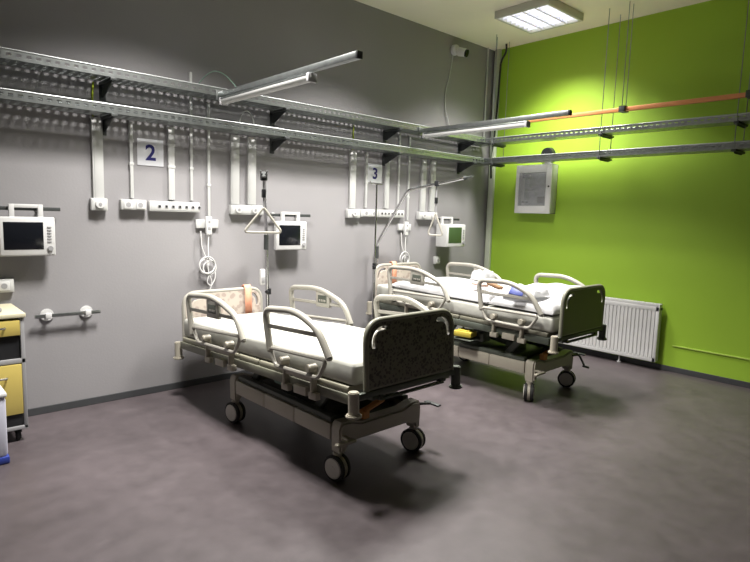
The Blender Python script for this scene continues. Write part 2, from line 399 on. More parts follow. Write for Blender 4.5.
socket_box(-3.68, -3.345, 1.470, 1.554, [(-.10, 'round'), (.06, 'round')], 'white box with two round sockets under the paired ducts left of the hanging trapeze handle')
socket_box(-2.38, -2.215, 1.465, 1.554, [(0, 'round')], 'white single round socket box below the wide duct left of the numeral three sign')
socket_box(-2.205, -1.96, 1.480, 1.557, [(-.055, 'square'), (.055, 'square')], 'white double socket box directly below the numeral three sign')
socket_box(-1.95, -1.57, 1.480, 1.560, [(-.15 + .05 * k, 'port') for k in range(7)], 'long white socket strip with dark ports right of the numeral three sign')
socket_box(-1.33, -1.02, 1.465, 1.554, [(-.08, 'round'), (.08, 'round')], 'white box with two round sockets under the paired ducts nearest the corner')
socket_box(-5.42, -5.30, .905, .995, [(0, 'square')], 'white socket box on the wall just above the yellow drawer trolley', dep=.035)
socket_box(-1.01, -.915, .94, 1.03, [(0, 'square')], 'small white socket box on the wall below the tilted monitor', dep=.035)

def call_unit(x, z, label, clab):
    t = thing('nurse_call_unit', label, 'call unit', (x, -.001, z), 0, 'nurse call units')
    MB().span((-.10, -.028, -.036), (.10, 0, .036), .006).build('back_plate', offwhite, t)
    m = MB().span((-.026, -.062, -.09), (.026, -.028, .062), .008).cyl((0, -.062, .02), (0, -.066, .02), .011, 12, mi=1).span((-.012, -.064, -.05), (.012, -.061, -.02), .002, mi=1)
    m.build('call_handset', [white, greym], t)
    m = MB()
    m.tube(fillet([(0, -.045, -.09), (-.004, -.045, -.20), (.0, -.045, -.35)], .02), .006, 7)
    for j, (rr, cz, cx) in enumerate(((.066, -.36, -.01), (.058, -.37, .008), (.070, -.345, -.018))):
        m.tube([(cx + rr * math.cos(a), -.035 - .012 * j, cz + rr * 1.0 * math.sin(a)) for a in [k * 2 * PI / 28 for k in range(28)]], .0055, 7, closed=True)
    m.tube(fillet([(-.065, -.035, -.06), (-.06, -.045, -.20), (-.02, -.05, -.30), (0, -.05, -.42), (.03, -.05, -.50), (.0, -.05, -.58)], .03), .005, 7)
    m.tube(fillet([(.055, -.045, -.38), (.06, -.05, -.46), (.02, -.05, -.53), (-.02, -.05, -.50), (0, -.05, -.42)], .03), .005, 7)
    m.build('coiled_cord', white, t)
call_unit(-3.888, 1.385, 'white cross shaped call unit with coiled cord right of the numeral two sign', '')
call_unit(-1.53, 1.375, 'white cross shaped call unit with coiled cord behind the trapeze arm', '')

# number signs
def number_sign(ch, x0, x1, z0, z1, label):
    t = thing('number_sign', label, 'sign', ((x0 + x1) / 2, -.001, z0), 0, 'number signs')
    w_ = (x1 - x0) / 2; h = z1 - z0
    MB().span((-w_, -.004, 0), (w_, 0, h), .0005).build('sign_plate', mat('sign_paper', (.78, .79, .84), .5), t)
    cu = bpy.data.curves.new('tmp', 'FONT'); cu.body = ch; cu.size = h * .82; cu.extrude = .0008; cu.offset = h * .018
    cu.align_x = 'CENTER'; cu.align_y = 'CENTER'
    to = bpy.data.objects.new('tmp', cu); C.objects.link(to)
    bpy.context.view_layer.update()
    me = bpy.data.meshes.new_from_object(to.evaluated_get(bpy.context.evaluated_depsgraph_get()))
    bpy.data.objects.remove(to)
    xs = [v.co.x for v in me.vertices]; ys = [v.co.y for v in me.vertices]; cx = (min(xs) + max(xs)) / 2; cy = (min(ys) + max(ys)) / 2
    for v in me.vertices: v.co = Vector((v.co.x - cx, -.0055 - v.co.z, v.co.y - cy + h * .5))
    me.materials.clear(); me.materials.append(navy)
    for p in me.polygons: p.material_index = 0
    o = bpy.data.objects.new('printed_number', me); C.objects.link(o); o.parent = t
number_sign('2', -4.448, -4.245, 1.832, 2.035, 'white square sign showing a dark blue numeral two')
number_sign('3', -2.085, -1.885, 1.842, 2.035, 'white square sign showing a dark blue numeral three')

# ------------------------------------------------------------------ patient monitors on short wall rails
def monitor(xc, rx0, rx1, label, rlabel, rot=0.0, yy=-.085, rz=1.475, scr=screen_m, deep=.018):
    r = thing('equipment_rail', rlabel, 'wall rail', (rx0, -.001, rz), 0, 'equipment rails')
    m = MB().span((0, -.058, -.013), (rx1 - rx0, -.046, .013), .003); m.build('bar', darkmetal, r)
    for f in (.25, .75):
        xx = (rx1 - rx0) * f; MB().cyl((xx, -.046, 0), (xx, 0, 0), .010, 10).cyl((xx, -.006, 0), (xx, 0, 0), .022, 14).build('standoff', white, r)
    t = thing('patient_monitor', label, 'monitor', (xc, yy, 1.155), rot, 'patient monitors')
    W = .168; H = .265
    m = MB().span((-W, -.028, 0), (W, deep, H), .010).span((-W + .008, -.032, .008), (W - .008, -.026, H - .008), .003)
    m.build('housing', white, t)
    MB().span((-W + .028, -.0345, .045), (W - .075, -.030, H - .035), .002).build('screen', scr, t)
    m = MB()
    for k in range(6): m.span((W - .052, -.036, .19 - .02 * k), (W - .026, -.031, .202 - .02 * k), .002)
    m.build('button', greym, t)
    MB().cyl((W - .036, -.044, .05), (W - .036, -.031, .05), .018, 16, bev=.003).build('dial', greym, t)
    m = MB()
    for sx in (-.085, .085):
        m.span((sx - .016, deep - .030, H - .01), (sx + .016, deep - .002, H + .085), .004)
    m.span((-.10, deep - .028, H + .060), (.10, deep - .006, H + .085), .004)
    m.build('clamp_frame', white, t)
monitor(-5.222, -5.52, -5.005, 'white patient monitor with black screen above the yellow drawer trolley', 'dark equipment rail at the far left carrying a white monitor')
monitor(-3.097, -3.36, -2.85, 'white patient monitor with black screen behind the hanging trapeze handle', 'dark equipment rail carrying the middle monitor')
monitor(-.885, -1.005, -.62, 'deep white patient monitor with green reflection painted on its screen, nearest the room corner', 'dark equipment rail nearest the corner carrying a deep monitor', 0, -.21, 1.475, mat('screen_green_reflection', (.05, .09, .035), .25), .143)  # screen colour holds a painted reflection of the green wall

# grab rail low on the wall
t = thing('wall_grab_rail', 'short grey steel rail with two white mounts low on the grey wall', 'wall rail', (-4.965, -.001, .722))
MB().span((-.225, -.062, -.012), (.205, -.050, .014), .003).build('bar', metal, t)
for x in (-.14, .12):
    MB().cyl((x, -.05, 0), (x, 0, 0), .014, 12).cyl((x, -.014, 0), (x, 0, 0), .045, 20, bev=.004).span((x - .02, -.068, -.02), (x + .02, -.044, .02), .005).build('mount', white, t)

# ------------------------------------------------------------------ corner: pipes, cables, camera
tag(MB().span((-.045, -.105, .056), (-.001, -.03, HZ), .006).build('corner_duct', mat('pale_green_pipe', (.55, .6, .48), .5)), 'pale square duct running floor to ceiling on the green wall in the corner', 'cable duct')
tag(MB().cyl((-.17, -.02, 2.5), (-.17, -.02, HZ), .010, 10).build('wall_conduit', offwhite), 'thin grey conduit on the grey wall beside the corner above the trays', 'cable duct')
tag(MB().tube(fillet([(-.16, -.28, HZ), (-.12, -.26, 3.52), (-.075, -.15, 3.44), (-.085, -.14, 2.9), (-.12, -.14, 2.45), (-.17, -.14, 2.3), (-.14, -.14, 2.0)], .12, 8)[0:] , .012, 8).build('hanging_cable', black), 'black cable hanging from the ceiling beside the corner pipe', 'cable')
for x, y, z, lab in ((-.52, -.40, 2.47, 'thin steel rod from ceiling to tray just left of the corner'),):
    tag(MB().cyl((x, y, 2.2), (x, y, HZ), .004, 8).build('threaded_rod', metal), lab, 'rod')
t = thing('security_camera', 'white dome security camera with dark lens high on the grey wall', 'security camera', (-.80, -.001, 3.44))
MB().cyl((0, 0, 0), (0, -.055, 0), .062, 24, .056, bev=.006).build('wall_mount', white, t)
MB().cyl((.035, -.05, -.015), (.065, -.135, -.04), .050, 20, .046, bev=.004).cyl((0, -.05, 0), (.03, -.07, -.012), .022, 12).build('camera_body', white, t)
MB().cyl((.062, -.126, -.038), (.070, -.150, -.046), .043, 20).build('lens', screen_m, t)
pts = fillet([(-.82, -.012, 3.38), (-.86, -.012, 3.15), (-.93, -.012, 2.95), (-.92, -.012, 2.75), (-.86, -.03, 2.60), (-.88, -.06, 2.47)], .15, 6)
tag(MB().tube(pts, .006, 7).build('camera_cable', offwhite), 'thin wavy cable running down from the security camera', 'cable')

# ------------------------------------------------------------------ green wall: cabinet, siren, radiator
t = thing('wall_cabinet', 'white wall cabinet with glass front on the green wall', 'cabinet', (0, -.745, 1.575))
H = .57; Y = .24
m = MB().span((-.012, -Y, 0), (-.001, Y, H), .002)
for a in (-1, 1): m.span((-.115, a * Y, 0), (-.001, a * (Y - .012), H), .003)
m.span((-.115, -Y, 0), (-.001, Y, .012), .003).span((-.115, -Y, H - .012), (-.001, Y, H), .003)
m.build('cabinet_body', white, t)
m = MB().span((-.130, Y - .04, 0), (-.116, Y, H), .003).span((-.130, -Y, 0), (-.116, -Y + .07, H), .003)
m.span((-.130, -Y + .07, 0), (-.116, Y - .04, .09), .003).span((-.130, -Y + .07, H - .09), (-.116, Y - .04, H), .003)
d = m.build('door', mat('bright_white_enamel', (.82, .82, .82), .35), t)
MB().span((-.125, -Y + .07, .09), (-.121, Y - .04, H - .09)).build('door_glass', glass, d)
MB().cyl((-.129, -Y + .03, H * .55), (-.140, -Y + .03, H * .55), .010, 12).build('lock', darkmetal, d)
m = MB().span((-.03, -.15, .11), (-.013, .18, .47), .002)
m.build('notice_sheet', papers, t)
m = MB().span((-.08, .10, .42), (-.031, .18, .465), .004).span((-.075, .12, .12), (-.031, .18, .15), .003).span((-.06, .04, .27), (-.031, .15, .285), .002).span((-.06, -.12, .12), (-.031, -.02, .20), .003)
m.build('valve_fittings', black, t)
t = thing('wall_siren', 'round black device on the green wall behind the lower tray', 'alarm', (-.001, -.86, 2.265))
MB().cyl((0, 0, 0), (-.07, 0, 0), .085, 28, .075, bev=.008).build('siren_body', black, t)
MB().span((-.05, -.05, -.14), (0, .03, -.085), .004).build('junction_box', greym, t)

t = thing('radiator', 'white ribbed panel radiator under the green wall behind the footboard', 'radiator', (-.10, -1.60, .085))
Y0, Y1 = -.68, .68; Hh = .60
m = MB().span((.0, Y0, .0), (.06, Y1, Hh - .03), .006)
prof = []
n = int((Y1 - Y0 - .06) / .04)
for k in range(n + 1):
    y = Y0 + .03 + k * .04
    prof += [(y, .002), (y + .004, .013), (y + .030, .013), (y + .034, .002)]
prof = [p for p in prof if p[0] < Y1 - .025]
poly = [(prof[0][0], -.004)] + [(a, -b) for a, b in prof] + [(prof[-1][0], 0.004)]
poly[0] = (prof[0][0], .004)
m.prism(poly, lambda a, b, d: (b, a, d), .045, Hh - .075)
m.span((-.010, Y0, 0), (.0, Y0 + .03, Hh - .03), .003).span((-.010, Y1 - .03, 0), (0, Y1, Hh - .03), .003)
m.span((-.010, Y0, 0), (0, Y1, .045), .003).span((-.010, Y0, Hh - .075), (0, Y1, Hh - .03), .003)
m.build('panel', white, t)
m = MB().span((-.006, Y0 + .004, Hh - .032), (.004, Y1 - .004, Hh), .002).span((.056, Y0 + .004, Hh - .032), (.064, Y1 - .004, Hh), .002)
for k in range(34): y = Y0 + .01 + k * .04; m.span((.004, y, Hh - .008), (.056, y + .022, Hh - .003))
m.build('top_grille', white, t)
for a in (Y0, Y1): MB().span((-.008, a - .004 * (1 if a < 0 else -1), .004), (.066, a + .004 * (1 if a < 0 else -1), Hh - .002), .002).build('side_panel', white, t)
MB().cyl((.03, Y0 - .004, Hh - .05), (.03, Y0 - .016, Hh - .05), .012, 12).build('vent_plug', darkmetal, t)
for y in (-.30, .45): MB().cyl((.03, y, -.085), (.03, y, .01), .008, 10).cyl((.03, y, -.083), (.03, y, -.072), .022, 14).build('foot', offwhite, t)
MB().span((.066, -.5, .25), (.099, -.46, .5), .002).span((.066, .4, .25), (.099, .44, .5), .002).build('wall_bracket', darkmetal, t)

# ------------------------------------------------------------------ drawer trolley and bin at the left edge
t = thing('drawer_trolley', 'yellow fronted drawer trolley with grey frame at the far left', 'trolley', (-5.635, -.255, 0))
X = .305; D = .22
m = MB()
for sx in (-1, 1):
    for sy in (-1, 1): m.span((sx * X, sy * D, .085), (sx * (X - .022), sy * (D - .022), .80), .003)
    m.span((sx * (X - .004), -D + .02, .10), (sx * (X - .018), D - .02, .80), .001)
m.span((-X + .02, D - .016, .1), (X - .02, D - .004, .80), .001).span((-X, -D, .08), (X, D, .105), .003).span((-X, -D, .51), (X, D, .54), .003)
m.build('frame', greym, t)
MB().span((-X - .01, -D - .01, .80), (X + .01, D + .01, .828), .006).build('top', mat('trolley_top', (.62, .58, .42), .4), t)
dr = MB().span((-X + .024, -D - .006, .69), (X - .024, -D + .35, .785), .003).build('drawer', yellow, t)
MB().tube(fillet([(-.10, -D - .005, .745), (-.10, -D - .035, .745), (.20, -D - .035, .745), (.20, -D - .005, .745)], .015), .006, 8).build('handle', chrome, dr)
MB().span((-X + .024, -D + .012, .545), (X - .024, -D + .03, .685), .002).build('dark_recess', black, t)
dr = MB().span((-X + .024, -D - .006, .185), (X - .024, -D + .35, .505), .003).build('cupboard_door', yellow, t)
MB().tube(fillet([(-.10, -D - .005, .43), (-.10, -D - .035, .43), (.20, -D - .035, .43), (.20, -D - .005, .43)], .015), .006, 8).build('handle', chrome, dr)
MB().span((-X + .024, -D + .004, .108), (X - .024, -D + .022, .182), .002).build('dark_plinth', black, t)
for sx in (-1, 1):
    for sy in (-1, 1):
        x = sx * (X - .05); y = sy * (D - .05)
        MB().cyl((x - .012, y, .034), (x + .012, y, .034), .034, 18, bev=.004).span((x - .02, y - .012, .05), (x + .02, y + .012, .082), .003).build('caster', rubber, t)
t = thing('tabletop_device', 'small grey instrument lying on top of the yellow drawer trolley', 'device', (-5.53, -.30, .828))
MB().span((-.12, -.09, 0), (.10, .09, .028), .008).build('case', greym, t)
MB().span((-.09, -.06, .027), (.02, .06, .030), .001).build('display', screen_m, t)
t = thing('waste_bin', 'pale lavender bin with blue base at the left edge before the trolley', 'bin', (-5.67, -.67, 0))
MB().span((-.18, -.115, .04), (.18, .115, .40), .02).build('bin_body', lav, t)
MB().span((-.185, -.12, 0), (.185, .12, .045), .008).build('base', blue, t)
MB().span((-.185, -.12, .395), (.185, .12, .425), .01).build('lid', white, t)

# ------------------------------------------------------------------ hospital beds
def board_mesh(name, panel_m, frame_m, parent, w, z0, z1, u, th=.028):
    """arched board with a tube frame and two corner hand holes, panel in the w-z plane at u"""
    r = .11
    out = fillet([(-w, 0, z0), (-w, 0, z1), (w, 0, z1), (w, 0, z0)], [0, r, r, 0], 8)
    fr = MB().tube([(p.x, u, p.z) for p in out], .017, 10)
    fr.bar((-w, u, z0 + .01), (w, u, z0 + .01), .02, .02, .003)
    frame = fr.build('board_frame', frame_m, parent)
    cu = bpy.data.curves.new('tmp', 'CURVE'); cu.dimensions = '2D'; cu.fill_mode = 'BOTH'; cu.extrude = th / 2 - .003; cu.bevel_depth = .003; cu.bevel_resolution = 1
    def poly(pts):
        s = cu.splines.new('POLY'); s.points.add(len(pts) - 1); s.use_cyclic_u = True
        for i, p in enumerate(pts): s.points[i].co = (p[0], p[1], 0, 1)
    wi = w - .012; ri = r - .01; zt = z1 - .012
    oo = fillet([(-wi, z0 + .015, 0), (-wi, zt, 0), (wi, zt, 0), (wi, z0 + .015, 0)], [.0, ri, ri, 0], 8)
    poly([(p.x, p.y) for p in oo])
    for s in (-1, 1):               # hand holes: curved slots following the corners
        cx = s * (wi - ri); cz = zt - ri
        pts = []
        for k in range(9): a = math.radians(-5 + 100 * k / 8); pts.append((cx + s * (ri - .016) * math.cos(a), cz + (ri - .016) * math.sin(a)))
        pts.append((cx - s * .035, cz + ri - .018)); pts.append((cx - s * .04, cz + ri - .045))
        for k in range(9): a = math.radians(88 - 88 * k / 8); pts.append((cx + s * (ri - .048) * math.cos(a), cz + (ri - .048) * math.sin(a)))
        pts.append((cx + s * (ri - .045), cz - .035)); pts.append((cx + s * (ri - .018), cz - .035))
        poly(pts)
    to = bpy.data.objects.new('tmp', cu); C.objects.link(to); bpy.context.view_layer.update()
    me = bpy.data.meshes.new_from_object(to.evaluated_get(bpy.context.evaluated_depsgraph_get())); bpy.data.objects.remove(to)
    for v in me.vertices: v.co = Vector((v.co.x, u + v.co.z, v.co.y))
    me.materials.clear(); me.materials.append(panel_m)
    for p in me.polygons: p.material_index = 0
    me.name = name
    o = bpy.data.objects.new(name, me); C.objects.link(o); o.parent = parent
    frame.parent = o
    return o

TH = math.radians(0)
def tilt(o, a, lift, piv=(0, .5)):
    """lean an upper part about the across axis through (u,z)=piv"""
    u0, z0 = piv; o.rotation_euler.x = -a
    o.location = (0, u0 - (u0 * math.cos(a) + z0 * math.sin(a)), z0 - (-u0 * math.sin(a) + z0 * math.cos(a)) + lift)

def side_rail(parent, side, head, panel, du=0.0):
    w = side * .455
    if head: P = [(1.53, .66), (1.575, .945), (1.17, .965), (.87, .86), (.79, .715)]; LB = [(1.51, .715), (.82, .735), (.90, .615), (1.44, .615)]; mid = ((1.555, .845), (.865, .845)); br = (1.33, 1.00)
    else: P = [(.475, .70), (.525, .945), (.20, .962), (.0, .88), (-.095, .74)]; LB = [(.475, .715), (-.07, .725), (.0, .615), (.42, .615)]; mid = ((.505, .845), (-.0, .85)); br = (.35, .08)
    P = [(u + du, z) for u, z in P]; LB = [(u + du, z) for u, z in LB]; mid = tuple((u + du, z) for u, z in mid); br = tuple(u + du for u in br)
    m = MB()
    m.tube(fillet([(w, u, z) for u, z in P], [0, .07, .16, .14, 0], 7), .0205, 12)
    for u, z in (P[0], P[-1]): m.cyl((w, u, z), (w, u, z - .014), .0205, 12, .013)
    o = m.build('side_rail', railp, parent)
    MB().bar((w, mid[0][0], mid[0][1]), (w, mid[1][0], mid[1][1]), .016, .024, .004).build('middle_bar', railp, o)
    MB().tube(fillet([(w, u, z) for u, z in LB], .035, 5, closed=True), .0125, 8, closed=True).build('lower_loop', railp, o)
    for ub in br:
        wi = w - side * .03
        m = MB().bar((wi, ub + .01, .50), (wi, ub, .665), .022, .04, .005)
        m.cyl((wi - side * .012, ub, .655), (w + side * .02, ub, .655), .024, 16, bev=.004)
        m.span((wi - .018, ub - .035, .475), (wi + .018, ub + .035, .515), .005)
        m.build('rail_arm', creamp, o)
    a, b = min(br), max(br)
    MB().span((w - .03 * side - .012, a, .575), (w - .03 * side + .012, b, .60), .004).span((w - .03 * side - .014, (a + b) / 2 - .07, .48), (w - .03 * side + .014, (a + b) / 2 + .05, .53), .004).build('latch_bar', creamp, o)
    if panel:
        uc = 1.18 if side < 0 else 1.12
        MB().span((w - .014, uc - .085, .815), (w + .014, uc + .085, .94), .008).build('control_panel', railp, o)
        m = MB()
        for fc in (-1, 1):
            x0 = w + fc * .0135; x1 = w + fc * .016
            m.span((min(x0, x1), uc - .055, .85), (max(x0, x1), uc + .055, .91), .001)
            for k in range(4):
                m.span((min(x0, x1) - .001, uc - .042 + .022 * k, .860), (max(x0, x1) + .001, uc - .028 + .022 * k, .877), .001, mi=1)
        m.build('keypad', [darkgreen, railp], o)
    return o

def caster(parent, x, y, ang, zt=.205):
    m = MB().cyl((x, y, .12), (x, y, .163), .026, 14)
    c = m.build('caster', creamp, parent)
    ax = Vector((math.cos(ang), math.sin(ang), 0)); ctr = Vector((x, y, .075))
    for s in (-1, 1):
        a = ctr + ax * s * .012; b = ctr + ax * s * .038
        q = MB().cyl(a, b, .075, 28, bev=.006, mi=1)
        q.cyl(b - ax * s * .001, b + ax * s * .005, .060, 26, .055, mi=0, bev=.001)
        q.cyl(b + ax * s * .004, b + ax * s * .007, .018, 14, mi=0)
        q.build('wheel', [hubm, rubber], c)
    MB().cyl(ctr - ax * .013, ctr + ax * .013, .068, 20).cyl(ctr - ax * .010, ctr + ax * .010, .072, 20).build('wheel_core', creamp, c)
    return c

def bed(origin, ang, tl, label, foot_m, cast, frame_m, yellow_box):
    t = thing('hospital_bed', label, 'hospital bed', (origin[0], origin[1], 0), math.radians(ang), 'hospital beds')
    # base
    def cross(u, nm):
        top = [(-.33, .165), (-.335, .30), (-.325, .33), (-.315, .342), (-.25, .34), (-.17, .318), (.17, .318), (.25, .34), (.315, .342), (.325, .33), (.335, .30), (.33, .165), (.285, .165), (.275, .195), (.21, .218), (-.21, .218), (-.275, .195), (-.285, .165)]
        MB().prism(top, lambda a, b, d: (a, d, b), u - .045, u + .045, .012).build(nm, creamp, t)
    cross(0.0, 'foot_crossbeam'); cross(1.16, 'head_crossbeam')
    for s in (-1, 1):
        m = MB()
        for a, b in ((.048, .40), (.404, .74), (.744, 1.112)):
            m.span((s * .335, a, .222), (s * .30, b, .318), .006)
        m.build('base_side_panel', creamp, t)
    m = MB().span((-.295, .05, .235), (.295, 1.11, .285), .004).span((-.32, .06, .319), (-.27, 1.10, .352), .005).span((.27, .06, .319), (.32, 1.10, .352), .005).span((-.24, .20, .285), (.24, .95, .34), .01)
    m.build('base_frame', darkgreen, t)
    for (sx, u), a in zip(((-1, 0), (1, 0), (-1, 1.15), (1, 1.15)), cast): caster(t, sx * .315, u, math.radians(a - ang))
    # lifting gear
    for u0, u1 in ((.30, .13), (1.02, .86)):
        for s in (-1, 1):
            MB().bar((s * .25, u0, .30), (s * .25, u1, .51), .03, .055, .005).build('lift_arm', darkgreen, t)
    MB().cyl((0, .35, .36), (0, .80, .43), .032, 14).span((-.06, .28, .30), (.06, .42, .40), .008).build('actuator', darkgreen, t)
    MB().span((-.30, .50, .40), (-.19, .68, .475), .008).build('control_box', darkgreen if yellow_box else mat('teal_steel', (.05, .12, .09), .5), t)
    # pedals on the foot crossbeam
    MB().bar((-.31, -.046, .265), (-.31, -.10, .262), .03, .014, .003).span((-.42, -.125, .25), (-.28, -.095, .268), .006).build('brake_pedal', creamp, t)
    MB().bar((.36, -.0, .30), (.45, -.02, .29), .016, .016, .003).span((.44, -.09, .282), (.475, .03, .296), .005).build('brake_pedal', darkmetal, t)
    MB().bar((-.14, -.02, .37), (.02, -.01, .405), .045, .02, .006).span((-.15, -.03, .319), (-.10, .02, .37), .006).build('release_lever', orangep, t)
    if yellow_box:
        MB().tube(fillet([(.30, -.05, .30), (.38, -.07, .30), (.43, -.10, .20)], .03), .009, 8).box((.445, -.11, .185), (.07, .04, .02), (0, .3, 0), .006).build('foot_lever', darkmetal, t)
    # deck
    up_ = []
    m = MB()
    for s in (-1, 1): m.span((s * .41, -.20, .50), (s * .375, 1.84, .555), .004)
    for u in (-.20, .35, .90, 1.45, 1.81): m.span((-.375, u, .505), (.375, u + .035, .55), .003)
    up_.append(m.build('deck_frame', darkgreen if yellow_box else mat('olive_grey_steel', (.14, .14, .105), .5), t))
    for a, b in ((-.18, .32), (.33, .70), (.71, .96), (.97, 1.82)):
        up_.append(MB().span((-.40, a, .556), (.40, b, .592), .010).build('deck_panel', mat('olive_deck_panel', (.13, .125, .095), .5) if yellow_box else mat('beige_deck_panel', (.26, .25, .19), .5), t))
    # end bars with bumper rollers
    for u, nm in ((-.262, 'foot_end_bar'), (1.885, 'head_end_bar')):
        s_ = -1 if u < 0 else 1; dz = .045 if u < 0 else 0; bw = .412 if u < 0 else .405
        m = MB().span((-bw + .01, u - .014, .497 + dz), (bw - .01, u + .014, .527 + dz), .004)
        if u > 0: m.span((-.30, u - .07, .505), (-.25, u, .52), .002).span((.25, u - .07, .505), (.30, u, .52), .002)
        else: m.span((-.30, u, .515), (-.25, u + .07, .535), .002).span((.25, u, .515), (.30, u + .07, .535), .002)
        m.span((-.26, u - .02, .466 + dz), (.26, u + .012, .478 + dz), .003)
        for sx in (-1, 1): m.span((sx * .25, u - .01, .47 + dz), (sx * .23, u + .01, .50 + dz), .002)
        e = m.build(nm, darkgreen, t); up_.append(e)
        for sx in (-1, 1):
            w_ = sx * bw - (.02 if u < 0 else 0)
            MB().cyl((w_, u - .0, .425 + dz), (w_, u, .545 + dz), .029, 18, bev=.005).cyl((w_, u, .408 + dz), (w_, u, .428 + dz), .042, 22, bev=.006).build('bumper_roller', creamp if u > 0 or sx < 0 else darkgreen, e)
    # boards
    up_.append(board_mesh('footboard', foot_m, mat('footboard_shaded_edge', (.20, .20, .155), .4), t, .345, .575, .94, -.262))  # frame colour darkened to paint in the shade on the foot side
    up_.append(board_mesh('headboard', head_speck, railp, t, .352, .53, .925, 1.885))
    for s in (-1, 1):
        for h in (0, 1): up_.append(side_rail(t, s, h, h == 1, -.05 if (yellow_box and not h) else 0))
    for o in up_: tilt(o, tl, .022 if yellow_box else 0)
    return t

BO1 = (-3.808, -2.128); BO2 = (-1.685, -2.015); BA = 1.0; T1 = math.radians(2.6); T2 = math.radians(-.8)
bed1 = bed(BO1, BA, T1, 'cream hospital bed with bare white mattress and dark speckled footboard', foot_speck, (190, 195, 190, 190), railp, False)
bed2 = bed(BO2, BA, T2, 'cream hospital bed heaped with bedding beside the radiator, plain olive footboard', foot_plain, (120, 200, 190, 190), railp, True)

def on_bed(o, origin, tl, piv=(0, .5)):
    """place bed-local geometry in the world like the bed's deck"""
    a = math.radians(BA)
    Rz = Matrix.Rotation(a, 4, 'Z'); T = Matrix.Translation((origin[0], origin[1], 0))
    P = Matrix.Translation((0, piv[0], piv[1] + (.022 if origin is BO2 else 0))) @ Matrix.Rotation(-tl, 4, 'X') @ Matrix.Translation((0, -piv[0], -piv[1]))
    o.matrix_world = T @ Rz @ P
    return o
def mattress(origin, tl, label):
    b = MB(); b.span((-.39, -.215, .594), (.39, 1.825, .728), .03, 4)
    # a little softness: subdivide and push
    bmesh.ops.subdivide_edges(b.bm, edges=[e for e in b.bm.edges if e.calc_length() > .3], cuts=12, use_grid_fill=True)
    for v in b.bm.verts:
        x, y, z = v.co
        if z > .70: v.co.z += .006 * math.sin(5 * x + 2 * y) + .004 * math.sin(11 * y - 3 * x)
        if z < .66 and abs(x) > .40: v.co.x += .0 
    o = b.build('mattress', sheet); on_bed(o, origin, tl)
    return tag(o, label, 'mattress', 'bed mattresses')
mattress(BO1, T1, 'bare white mattress on the bed with the speckled footboard')
mattress(BO2, T2, 'white mattress under the folded duvet on the bed by the radiator')

# bedding on the second bed
def blob(name, m, lab, cat, x0, x1, y0, y1, z0, hf, nx=24, ny=36, group=None, drop=0.0):
    """closed cushion: flat bottom at z0, top height z0+hf(u,v)"""
    b = bmesh.new(); T = []; Bt = []
    for j in range(ny + 1):
        rt = []; rb = []
        for i in range(nx + 1):
            a = i / nx; c = j / ny
            ea = 1 - abs(2 * a - 1) ** 7; ec = 1 - abs(2 * c - 1) ** 7
            e = max(0.0, ea * ec) ** .5
            x = x0 + (x1 - x0) * a; y = y0 + (y1 - y0) * c
            rt.append(b.verts.new((x, y, z0 + .012 + hf(a, c) * e))); rb.append(b.verts.new((x, y, z0)))
        T.append(rt); Bt.append(rb)
    for j in range(ny):
        for i in range(nx):
            b.faces.new((T[j][i], T[j][i + 1], T[j + 1][i + 1], T[j + 1][i])); b.faces.new((Bt[j][i], Bt[j + 1][i], Bt[j + 1][i + 1], Bt[j][i + 1]))
    for j in range(ny):
        b.faces.new((T[j][0], T[j + 1][0], Bt[j + 1][0], Bt[j][0])); b.faces.new((T[j][nx], Bt[j][nx], Bt[j + 1][nx], T[j + 1][nx]))
    for i in range(nx):
        b.faces.new((T[0][i], Bt[0][i], Bt[0][i + 1], T[0][i + 1])); b.faces.new((T[ny][i], T[ny][i + 1], Bt[ny][i + 1], Bt[ny][i]))
    mb = MB(); mb._add(b); o = mb.build(name, m); on_bed(o, BO2, T2)
    return tag(o, lab, cat, group)
sn = math.sin
blob('folded_duvet', duvetm, 'white duvet folded flat along the bed by the radiator', 'duvet', -.385, .385, .42, 1.62, .741,
     lambda a, c: .075 + .012 * sn(9 * a + 3 * c) + .010 * sn(17 * c + 4 * a))
blob('bunched_sheet', duvetm, 'white sheet bunched in a heap against the olive footboard', 'sheet', -.385, .385, -.205, .405, .741,
     lambda a, c: .075 + .085 * max(0, min(1, (a - .38) * 3)) * (1.2 - .5 * c) + .010 * sn(13 * a + 7 * c) + .006 * sn(17 * c - 9 * a), 36, 36)
blob('pillow', duvetm, 'small white pillow lying on the folded duvet', 'pillow', .12, .30, .82, 1.0, .856,
     lambda a, c: .075 + .012 * sn(8 * a) + .008 * sn(14 * c), 18, 18)
blob('plastic_bag', clearp, 'crumpled translucent bag with blue marks behind the nearest rail of the heaped bed', 'bag', -.37, -.12, -.02, .30, .851,
     lambda a, c: .052 + .014 * sn(9 * a + 6 * c) + .006 * sn(21 * c - 12 * a), 20, 24)
o = MB(); o.box((-.392, .13, .885), (.07, .12, .012), (.1, -.9, .1), .004); o = on_bed(o.build('blue_packet', blue), BO2, T2); tag(o, 'small blue packet against the near side of the translucent bag', 'packet')
o = MB(); o.box((-.31, .40, .895), (.10, .13, .03), (.3, .1, .2), .01); o = on_bed(o.build('brown_pouch', brown), BO2, T2); tag(o, 'small brown pouch on the duvet edge behind the nearest rail', 'pouch')
o = MB(); o.box((-.30, .57, .885), (.09, .14, .03), (.05, .1, -.1), .012); o = on_bed(o.build('folded_cloth', pinkm), BO2, T2); tag(o, 'small pale pink folded cloth beside the brown pouch', 'cloth')
o = MB().box((-.375, .64, .437), (.13, .17, .05), (0, 0, .2), .008)
o.box((-.375, .64, .466), (.10, .12, .012), (0, 0, .2), .004)
o = on_bed(o.build('yellow_box', yellowp), BO2, T2); tag(o, 'flat yellow box tucked under the deck of the heaped bed', 'box')
